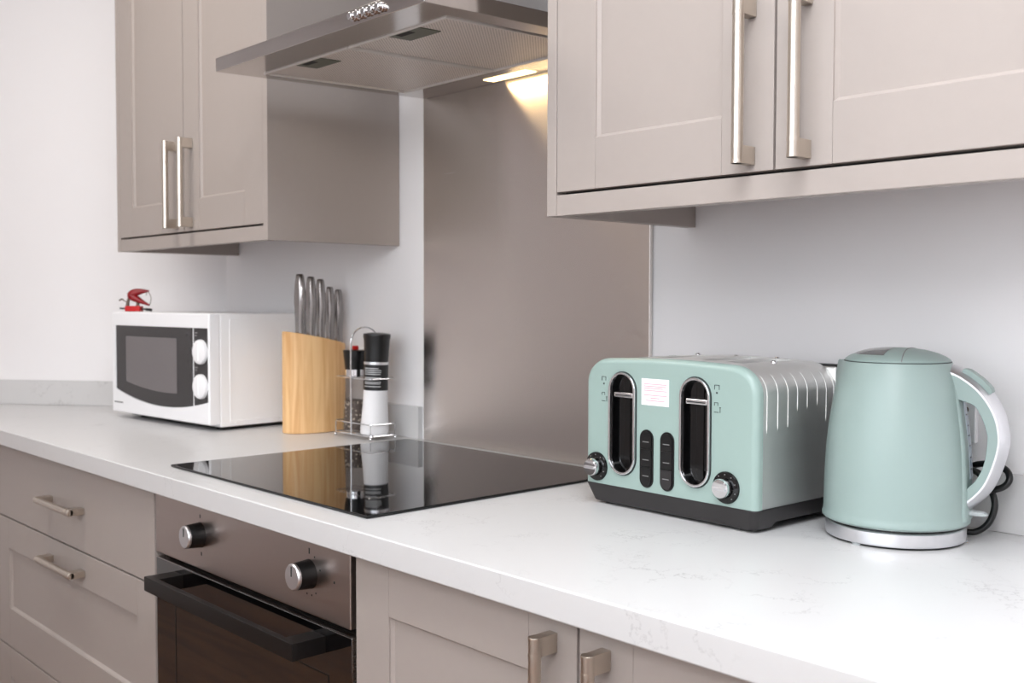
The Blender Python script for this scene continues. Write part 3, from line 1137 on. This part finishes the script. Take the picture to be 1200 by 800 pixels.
for x in (0.0440, 0.0885, 0.1730, 0.2170):
    b = N()
    box(b, x - .0132, x + .0132, 0.0453, 0.1597, 0.118, 0.121)
    for yy in (0.07, 0.09, 0.11, 0.13):
        tube(b, [(x - .010, yy, 0.121), (x - .010, yy, 0.205)], 0.0009, 6)
        tube(b, [(x + .010, yy, 0.121), (x + .010, yy, 0.205)], 0.0009, 6)
    obj('bread_slot', b, M['black'], t)
for x, y in ((0.060, 0.166), (0.130, 0.166), (0.200, 0.166), (0.247, 0.090)):
    b = N()
    lathe(b, [(0.0, 0.2075), (0.0042, 0.2075), (0.0040, 0.2105), (0.0026, 0.2122), (0.0, 0.2124)], 20, 'z', (x, y, 0))
    obj('rack_socket', b, M['chrome'], t)
b = N()
box(b, TW0 + .001, TW1 - .001, 0.172, 0.1900, 0.0305, 0.2030, 0.003, 3)
obj('rear_panel', b, M['toaster_steel'], t)
b = N()
box(b, TW0 - .0003, TW1 + .0003, 0.174, 0.1905, 0.2005, 0.2055, 0.0015, 2)
obj('rear_cap', b, M['black'], t)
# charcoal base: flares up from a smaller foot
b = N()
rings = []
for z, dx, y0, y1 in ((0.0035, 0.0090, 0.004, 0.180), (0.0050, 0.0070, 0.002, 0.182), (0.0285, 0.0000, -0.0068, 0.1915), (0.0306, 0.0004, -0.0064, 0.1912)):
    cr = 0.010
    ring = []
    for cx, cy, a0 in ((TW1 + .0006 - dx - cr, y0 + cr, 270), (TW1 + .0006 - dx - cr, y1 - cr, 0), (TW0 - .0006 + dx + cr, y1 - cr, 90), (TW0 - .0006 + dx + cr, y0 + cr, 180)):
        for k in range(6):
            a = math.radians(a0 + 18 * k)
            ring.append(b.verts.new((cx + cr * math.cos(a), cy + cr * math.sin(a), z)))
    rings.append(ring)
for A, B in zip(rings, rings[1:]):
    for i in range(len(A)):
        b.faces.new((A[i], A[(i + 1) % len(A)], B[(i + 1) % len(A)], B[i]))
b.faces.new(rings[0])
b.faces.new(rings[-1])
bmesh.ops.recalc_face_normals(b, faces=b.faces)
# raised underside along the flanks
c1 = N()
prism(c1, [(0.028, -0.001), (0.162, -0.001), (0.150, 0.0105), (0.044, 0.0105)], 'x', -0.05, 0.35)
b = cut(b, c1)
for x in (0.025, 0.26):
    for y in (0.018, 0.17):
        cyl(b, (x, y, 0.0002), (x, y, 0.005), 0.009, 18)
obj('base', b, M['charcoal'], t)
# lever slots
for s in (S1, S2):
    b = N()
    o_ = stadium(s, 0.0482, 0.1913, SW)
    band(b, o_, stadium(s, 0.0482 + .0037, 0.1913 - .0037, SW - .0074), 'y', -0.0098, -0.0040, 0.0012)
    band(b, stadium(s, 0.0470, 0.1925, SW + .0024), o_, 'y', -0.0072, -0.0050, 0.0003, mi=1)
    r_ = obj('lever_slot', b, [M['chrome'], M['dark_print']], t)
    r_['label'] = 'chrome-rimmed lever slot'
    b = N()
    band(b, stadium(s, 0.0490, 0.1905, SW - .0062), stadium(s, 0.0515, 0.1880, SW - .0112), 'y', -0.0062, 0.0020)
    prism(b, stadium(s, 0.0492, 0.1903, SW - .0066), 'y', 0.0010, 0.0060)
    prism(b, stadium(s + .004, 0.0560, 0.1840, 0.0125), 'y', -0.0018, 0.0020, 0.0010)
    box(b, s + .0105, s + .0150, -0.0010, 0.002, 0.070, 0.172, 0.0008)
    obj('slot_liner', b, M['black_gloss'], r_)
    b = N()
    box(b, s - .0150, s + .0203, -0.0085, -0.0005, 0.1560, 0.1635, 0.0018, 3)
    lv = obj('lever', b, M['chrome'], t)
    b = N()
    box(b, s - .0120, s + .0175, -0.0088, -0.0080, 0.1586, 0.1600)
    obj('lever_groove', b, M['dark_print'], lv)
# button strips, three keys each
for bx_ in (0.1118, 0.1480):
    b = N()
    prism(b, stadium(bx_, 0.0362, 0.1156, 0.0240), 'y', -0.0075, -0.0055, 0.0006)
    st = obj('button_strip', b, M['black'], t)
    for k, (z0, z1) in enumerate(((0.0905, 0.1130), (0.0660, 0.0890), (0.0390, 0.0645))):
        b = N()
        full = stadium(bx_, 0.0388, 0.1130, 0.0190)
        pts = [(x, min(max(z, z0), z1)) for x, z in full]
        seen = []
        for p in pts:
            if not seen or abs(seen[-1][0] - p[0]) + abs(seen[-1][1] - p[1]) > 1e-6:
                seen.append(p)
        prism(b, seen, 'y', -0.0086 - .0007 * (k == 2 and bx_ > .12), -0.0070, 0)
        hi_ = bx_ > .12 and k == 2
        zz = (0.0985, 0.0740, 0.0520)[k]
        box(b, bx_ - .0055, bx_ + .0055, -0.0089 - .0007 * hi_, -0.0084, zz, zz + .0011, mi=1)
        obj('button', b, [M['charcoal'] if hi_ else M['black'], M['grey_print']], st)
# browning dials
for kx_ in (0.0178, 0.2452):
    b = N()
    lathe(b, [(0.0, -0.005), (0.0206, -0.005), (0.0206, -0.0075), (0.0196, -0.0088), (0.0130, -0.0100), (0.0126, -0.0140), (0.0, -0.0140)], 44, 'y', (kx_, 0, 0.0545))
    for a in (-50, -20, 20, 55, 90, 125):
        q = math.radians(a)
        x, z = kx_ + .0168 * math.cos(q), 0.0545 + .0168 * math.sin(q)
        box(b, x - .0007, x + .0007, -0.0098, -0.0085, z - .0007, z + .0007, mi=1)
    k = obj('knob', b, [M['black_gloss'], M['grey_print']], t)
    b = N()
    lathe(b, [(0.0, -0.0138), (0.0124, -0.0138), (0.0126, -0.0195), (0.0112, -0.0215), (0.0, -0.0218)], 44, 'y', (kx_, 0, 0.0545))
    kc = obj('knob_cap', b, M['chrome'], k)
    b = N()
    box(b, kx_ - .0100, kx_ + .0100, -0.0238, -0.0205, 0.0525, 0.0565, 0.0010)
    obj('knob_grip', b, M['satin_chrome'], k)
# sticker
b = N()
box(b, 0.1018, 0.1500, -0.0066, -0.0058, 0.1490, 0.1850)
for z, x0, x1 in ((0.1778, .106, .146), (0.1748, .106, .145), (0.1722, .106, .140), (0.1690, .106, .147), (0.1628, .106, .147), (0.1590, .118, .134), (0.1555, .110, .143)):
    box(b, x0, x1, -0.00675, -0.0063, z - .0006, z + .0006, mi=1)
sk = obj('sticker', b, [M['sticker'], M['pink_print']], t)
sk['label'] = 'white sticker with faint pink lines of text'
# ------------------------------------------------------------------ kettle on its power base
EX, EY, EA = 1.1489, -0.1154, math.radians(13.1)
t = thing('power_stand', 'round silver kettle stand with black cord, on the worktop under the mint kettle', 'kettle stand', (EX, EY, 0), EA)
b = N()
lathe(b, [(0.0, 0.0022), (0.0800, 0.0022), (0.0816, 0.0030), (0.0822, 0.0050), (0.0822, 0.0180), (0.0806, 0.0196), (0.0, 0.0200)], 72)
obj('ring', b, M['satin_chrome'], t)
b = N()
lathe(b, [(0.0, 0.0006), (0.0782, 0.0006), (0.0790, 0.0024), (0.0, 0.0024)], 64)
lathe(b, [(0.0, 0.0198), (0.0785, 0.0198), (0.0785, 0.0216), (0.0, 0.0216)], 64)
obj('base_plate', b, M['black'], t)
for k in range(3):
    a = math.radians(-96 - 13.1 + 120 * k)
    b = N()
    lathe(b, [(0.0, 0.0001), (0.0060, 0.0001), (0.0060, 0.0030), (0.0, 0.0030)], 16, 'z', (0.0775 * math.cos(a), 0.0775 * math.sin(a), 0))
    obj('foot', b, M['clear'], t)
# the cord leaves the base at the back and loops beside the kettle
inv = Matrix.Rotation(-EA, 3, 'Z')
C3 = [(1.190, -0.064, 0.0060), (1.207, -0.055, 0.0060), (1.222, -0.050, 0.0075), (1.235, -0.046, 0.020), (1.2405, -0.043, 0.040), (1.236, -0.040, 0.056),
      (1.228, -0.038, 0.068), (1.216, -0.036, 0.078), (1.204, -0.034, 0.080), (1.198, -0.036, 0.071), (1.207, -0.040, 0.061), (1.225, -0.044, 0.058), (1.243, -0.046, 0.062), (1.2535, -0.045, 0.068), (1.257, -0.042, 0.077), (1.250, -0.037, 0.086),
      (1.232, -0.032, 0.090), (1.212, -0.026, 0.087), (1.196, -0.020, 0.080), (1.176, -0.016, 0.078), (1.150, -0.014, 0.082), (1.120, -0.013, 0.090), (1.100, -0.014, 0.102), (1.094, -0.016, 0.116)]
b = N()
tube(b, catmull([inv @ (Vector(p) - Vector((EX, EY, 0))) for p in C3], 8), 0.0040, 12)
pc = obj('power_cord', b, M['black'], t)
pc['label'] = 'black power cord'
b = N()
pl = [inv @ (Vector((x, y, 0)) - Vector((EX, EY, 0))) for x, y in ((1.073, -.032), (1.113, -.032), (1.117, .0015), (1.069, .0015))]
prism(b, [(v.x, v.y) for v in pl], 'z', 0.112, 0.160, 0.004)
obj('plug', b, M['black'], t)

t = thing('kettle', 'mint green jug kettle with a chrome-edged loop handle, right of the toaster', 'kettle', (EX, EY, 0.0), EA)
prof = [(0.0, 0.0218), (0.0800, 0.0218), (0.0838, 0.0228), (0.0862, 0.0250), (0.0866, 0.0275), (0.0856, 0.0305), (0.0850, 0.036), (0.0846, 0.060), (0.0838, 0.088), (0.0823, 0.114), (0.0796, 0.140),
        (0.0765, 0.161), (0.0735, 0.178), (0.0702, 0.194), (0.0662, 0.208), (0.0636, 0.2150), (0.0622, 0.2168), (0.0, 0.2168)]
b = N()
lathe(b, prof, 96)
# the pouring lip opposite the handle
for v in b.verts:
    r = math.hypot(v.co.x, v.co.y)
    if r > 0.03 and v.co.z > 0.165:
        a = math.atan2(v.co.y, v.co.x)
        d = abs(abs(a) - PI)
        k = max(0, 1 - d / 0.35) ** 2 * ((v.co.z - .165) / .052) * 0.009
        v.co.x += math.cos(a) * k
        v.co.y += math.sin(a) * k
bdy = obj('jug', b, M['mint_kettle'], t)
b = N()
lid = [(0.0615, 0.2172), (0.0618, 0.2182), (0.0612, 0.2195), (0.056, 0.2232), (0.046, 0.2275), (0.034, 0.2308), (0.020, 0.2328), (0.008, 0.2335), (0.0, 0.2336)]
lathe(b, [(0.0, 0.2170)] + lid, 72)
ld = obj('lid', b, M['mint_kettle'], t)
b = N()
win = [(0.0505, 0.22575), (0.046, 0.2278), (0.040, 0.2298), (0.034, 0.2312), (0.026, 0.2326), (0.020, 0.23325), (0.010, 0.2338), (0.004, 0.2340)]
lathe(b, win, 36, a0=PI - 1.0, a1=PI + 1.5, capped=False)
lw = obj('lid_window', b, M['lid_window'], ld)
lw['label'] = 'smoked grey window in the lid'
b = N()
pts = []
for k in range(15):
    y = -0.0585 + 0.117 * k / 14
    x = 0.019 + 0.004 * math.cos(y / .0585 * PI / 2) * -1
    r = math.hypot(x, y)
    z = 0.2172
    for (r0, z0), (r1, z1) in zip(lid[2:], lid[3:]):
        if r1 <= r <= r0:
            z = z0 + (z1 - z0) * (r0 - r) / (r0 - r1)
    pts.append((x, y, max(z, .2190)))
tube(b, pts, 0.0007, 6)
obj('lid_seam', b, M['grey_print'], ld)
b = N()
lathe(b, [(0.0624, 0.2164), (0.0628, 0.2168), (0.0624, 0.2173), (0.060, 0.2173)], 72, capped=False)
obj('lid_gap', b, M['dark_print'], bdy)
# column behind the handle: loft of rounded sections against the jug
b = N()
prev = None
for z, d, wd in ((0.030, 0.0866, 0.0205), (0.060, 0.0860, 0.0200), (0.090, 0.0850, 0.0198), (0.120, 0.0831, 0.0190), (0.150, 0.0792, 0.0180), (0.175, 0.0750, 0.0165), (0.195, 0.0712, 0.0145), (0.208, 0.0675, 0.0120)):
    sec = [(0.050, -wd - .004), (d - .006, -wd - .003), (d - .002, -wd - .0005), (d - .0004, -wd + .0025), (d, -wd + .007)]
    sec = sec + [(x, -y) for x, y in reversed(sec)]
    ring = [b.verts.new((x, y, z)) for x, y in sec]
    if prev:
        for i in range(len(ring)):
            b.faces.new((prev[i], prev[(i + 1) % len(ring)], ring[(i + 1) % len(ring)], ring[i]))
    else:
        b.faces.new(ring)
    prev = ring
b.faces.new(prev)
bmesh.ops.recalc_face_normals(b, faces=b.faces)
bk = obj('handle_column', b, M['mint_kettle'], t)
# water gauge
b = N()
for k, (z0, z1, d0, d1) in enumerate(((0.078, 0.110, 0.0855, 0.0838), (0.110, 0.142, 0.0838, 0.0804), (0.142, 0.1715, 0.0804, 0.0757))):
    prism(b, [(d0 - .006, z0), (d0 + .0006, z0), (d1 + .0006, z1), (d1 - .006, z1)], 'y', 0.0020, 0.0165)
wg = obj('water_gauge', b, M['gauge'], t)
b = N()
for z, d in ((0.090, .0854), (0.104, .0846), (0.118, .0835), (0.130, .0823), (0.142, .0809), (0.155, .0788)):
    box(b, d - .001, d + .0008, 0.0050, 0.0110, z - .0006, z + .0006)
obj('gauge_mark', b, M['dark_print'], wg)
# loop handle
outer = [(0.0420, 0.2085), (0.0500, 0.2080), (0.0690, 0.2040), (0.0900, 0.1905), (0.1045, 0.1742), (0.1142, 0.1555), (0.1182, 0.1375), (0.1185, 0.1230), (0.1140, 0.1015), (0.1048, 0.0765), (0.0920, 0.0592), (0.0745, 0.0440)]
inner = [(0.0640, 0.1800), (0.0732, 0.1747), (0.0902, 0.1688), (0.0975, 0.1590), (0.1016, 0.1500), (0.1050, 0.1395), (0.1066, 0.1294), (0.1038, 0.1027), (0.0961, 0.0824), (0.0849, 0.0690), (0.0745, 0.0570)]
oc = [(p.x, p.y) for p in catmull([(x, z, 0) for x, z in outer], 5)]
ic = [(p.x, p.y) for p in catmull([(x, z, 0) for x, z in inner], 5)]
b = N()
prism(b, oc + list(reversed(ic)), 'y', -0.0155, 0.0155, 0.0032, 3)
hd = obj('handle', b, M['mint_kettle'], t)
# chrome strip over the outside of the handle, domed across
b = N()
oc3 = [Vector((x, 0, z)) for x, z in oc]
rings = []
m_ = len(oc3)
for i, p in enumerate(oc3):
    tg = (oc3[min(i + 1, m_ - 1)] - oc3[max(i - 1, 0)]).normalized()
    nn = Vector((-tg.z, 0, tg.x)) * 1.0
    if nn.dot(p - Vector((0.06, 0, 0.125))) < 0:
        nn = -nn
    f = i / (m_ - 1)
    w_ = 0.0162
    ring = []
    for y, hgt in ((-w_, -0.0012), (-w_, 0.0008), (-w_ * .88, 0.0030), (-w_ * .4, 0.0066), (w_ * .1, 0.0088), (w_ * .5, 0.0090), (w_ * .86, 0.0074), (w_, 0.0045), (w_, -0.0022)):
        ring.append(b.verts.new(p + nn * hgt + Vector((0, y, 0))))
    rings.append(ring)
for A, B in zip(rings, rings[1:]):
    for k in range(len(A)):
        b.faces.new((A[k], A[(k + 1) % len(A)], B[(k + 1) % len(A)], B[k]))
b.faces.new(rings[0])
b.faces.new(list(reversed(rings[-1])))
bmesh.ops.recalc_face_normals(b, faces=b.faces)
cs_ = obj('handle_strip', b, M['satin_chrome'], hd)
cs_['label'] = 'satin chrome outer strip of the handle'
b = N()
lo_, hi_ = [], []
for i in range(11, 20):
    tg = (oc3[i + 1] - oc3[i - 1]).normalized()
    nn = Vector((-tg.z, 0, tg.x))
    if nn.dot(oc3[i] - Vector((0.06, 0, 0.125))) < 0:
        nn = -nn
    a_, c_ = oc3[i] + nn * .003, oc3[i] + nn * (.0100 if i in (11, 19) else .0120)
    lo_.append((a_.x, a_.z))
    hi_.append((c_.x, c_.z))
prism(b, lo_ + list(reversed(hi_)), 'y', -0.0085, 0.0105, 0.0010)
obj('lid_release', b, M['mint_kettle'], hd)
# switch paddle under the handle
b = N()
box(b, 0.0790, 0.0856, -0.0075, 0.0105, 0.0275, 0.0405, 0.0015)
sw = obj('switch_recess', b, M['black'], t)
b = N()
prism(b, [(0.0830, 0.0395), (0.0875, 0.0420), (0.1020, 0.0405), (0.1065, 0.0380), (0.1020, 0.0362), (0.0870, 0.0362)], 'y', -0.0065, 0.0065, 0.0012)
sp = obj('switch_paddle', b, M['clear'], t)
sp['label'] = 'clear plastic switch paddle'

# ------------------------------------------------------------------ wall socket
t = thing('wall_socket', 'white double wall socket mostly hidden behind the mint kettle', 'socket', (1.123, YW, 0.1515))
b = N()
box(b, -0.073, 0.073, -0.0095, -0.0003, -0.043, 0.043, 0.002, 3)
obj('faceplate', b, M['socket'], t)
for x in (-0.060, 0.0605):
    b = N()
    lathe(b, [(0.0, -0.0090), (0.0036, -0.0090), (0.0036, -0.0102), (0.0, -0.0106)], 18, 'y', (x, 0, 0))
    obj('screw', b, M['greybrown'], t)
for x in (-0.030, 0.030):
    b = N()
    box(b, x - .008, x + .008, -0.0120, -0.009, 0.012, 0.030, 0.001)
    obj('rocker_switch', b, M['socket'], t)
    b = N()
    for dx, dz, a, c in ((0, -.006, .002, .004), (-.011, -.022, .0035, .002), (.011, -.022, .0035, .002)):
        box(b, x + dx - a, x + dx + a, -0.0099, -0.009, dz - c, dz + c)
    obj('pin_hole', b, M['dark'], t)

# ------------------------------------------------------------------ added fill lights, hood lamp, daylight
def area(name, loc, rot, sx, sy, power, col=(1, 1, 1), spread=180):
    l = bpy.data.lights.new(name, 'AREA')
    l.shape = 'RECTANGLE'
    l.size, l.size_y = sx, sy
    l.energy = power
    l.color = col
    l.spread = math.radians(spread)
    o = bpy.data.objects.new(name, l)
    COL.objects.link(o)
    o.location = (loc[0], loc[1], loc[2] + Z0)
    o.rotation_euler = rot
    return o


def fill_panel(x, y, s, power, label, col=(.90, .95, 1)):  # unseen panel added for overhead light, in place of bounced flash
    t = thing('ceiling_fill', label, 'fill light', (x, y, CEIL))
    b = N()
    band(b, [(-s, -s), (s, -s), (s, s), (-s, s)], [(-s + .02, -s + .02), (s - .02, -s + .02), (s - .02, s - .02), (-s + .02, s - .02)], 'z', -0.025, -0.0005, 0.002)
    obj('frame', b, M['white'], t)
    b = N()
    box(b, -s + .02, s - .02, -s + .02, s - .02, -0.015, -0.004)
    obj('diffuser', b, M['fill_panel_glow'], t)
    area('ceiling_fill_lamp', (x, y, CEIL - .03), (0, 0, 0), 2 * s - .05, 2 * s - .05, power, col)


fill_panel(1.55, -1.00, 0.40, 20, 'unseen square white ceiling panel added as fill light')
fill_panel(-0.30, -1.05, 0.30, 11, 'smaller unseen square ceiling panel added as fill for the left end', (1, .94, .875))  # added warm fill for the left side
area('window_daylight', ((WX0 + WX1) / 2, YF + .02, (WZ0 + WZ1) / 2), (math.radians(90), 0, 0), WX1 - WX0 - .1, WZ1 - WZ0 - .1, 22, (0.90, 0.955, 1))
# unseen paper globe added behind the camera, standing in for flash light
LQ = (1.86, -1.80, 1.02)
t = thing('fill_globe', 'unseen round white paper globe added as frontal fill light behind the camera', 'pendant lamp', LQ)
b = N()
prof_ = [(0.05, -0.215)] + [(0.22 * math.sin(a) + .002 * (k % 2), -0.22 * math.cos(a)) for k, a in ((k, 0.28 + (PI - .56) * k / 24) for k in range(25))] + [(0.05, 0.215)]
lathe(b, prof_, 48, capped=False)
obj('shade', b, M['fill_glow'], t)
b = N()
cyl(b, (0, 0, 0.19), (0, 0, CEIL - LQ[2] - .002), 0.004, 10)
cyl(b, (0, 0, CEIL - LQ[2] - .03), (0, 0, CEIL - LQ[2] - .001), 0.045, 24, 0.004)
obj('flex', b, M['white'], t)
# the hood's own lamp
ht = math.radians(1.78)
area('hood_lamp', (0.346, -0.0255, 0.6995), (0, 0, 0), 0.11, 0.024, 0.32, (1.0, 0.72, 0.38))

w = bpy.data.worlds.new('sky')
sc.world = w
w.use_nodes = True
w.node_tree.nodes['Background'].inputs['Color'].default_value = (0.80, 0.88, 1.0, 1)
w.node_tree.nodes['Background'].inputs['Strength'].default_value = 1.0

# ------------------------------------------------------------------ camera
cam = bpy.data.cameras.new('camera')
co = bpy.data.objects.new('camera', cam)
COL.objects.link(co)
yaw, pitch, roll = 0.8220, 0.0385, 0.00224
f = Vector((-math.sin(yaw) * math.cos(pitch), math.cos(yaw) * math.cos(pitch), -math.sin(pitch)))
r = Vector((math.cos(yaw), math.sin(yaw), 0))
u = r.cross(f)
r2 = math.cos(roll) * r + math.sin(roll) * u
u2 = -math.sin(roll) * r + math.cos(roll) * u
co.matrix_world = Matrix(((r2.x, u2.x, -f.x, 1.76589), (r2.y, u2.y, -f.y, -1.33663), (r2.z, u2.z, -f.z, 0.28917 + Z0), (0, 0, 0, 1)))
cam.sensor_width = 36
cam.sensor_fit = 'HORIZONTAL'
cam.lens = 36.6885
cam.clip_start = 0.02
cam.dof.use_dof = True
cam.dof.focus_distance = 1.36
cam.dof.aperture_fstop = 7.5
sc.camera = co

vs = sc.view_settings
vs.view_transform = 'Standard'
vs.look = 'None'
vs.exposure = 0.0
vs.gamma = 1.0
vs.use_curve_mapping = False
sc.cycles.use_denoising = True
sc.cycles.max_bounces = 10
sc.cycles.diffuse_bounces = 5
sc.cycles.glossy_bounces = 5
sc.cycles.caustics_reflective = False
sc.cycles.caustics_refractive = False
sc.cycles.sample_clamp_indirect = 6.0
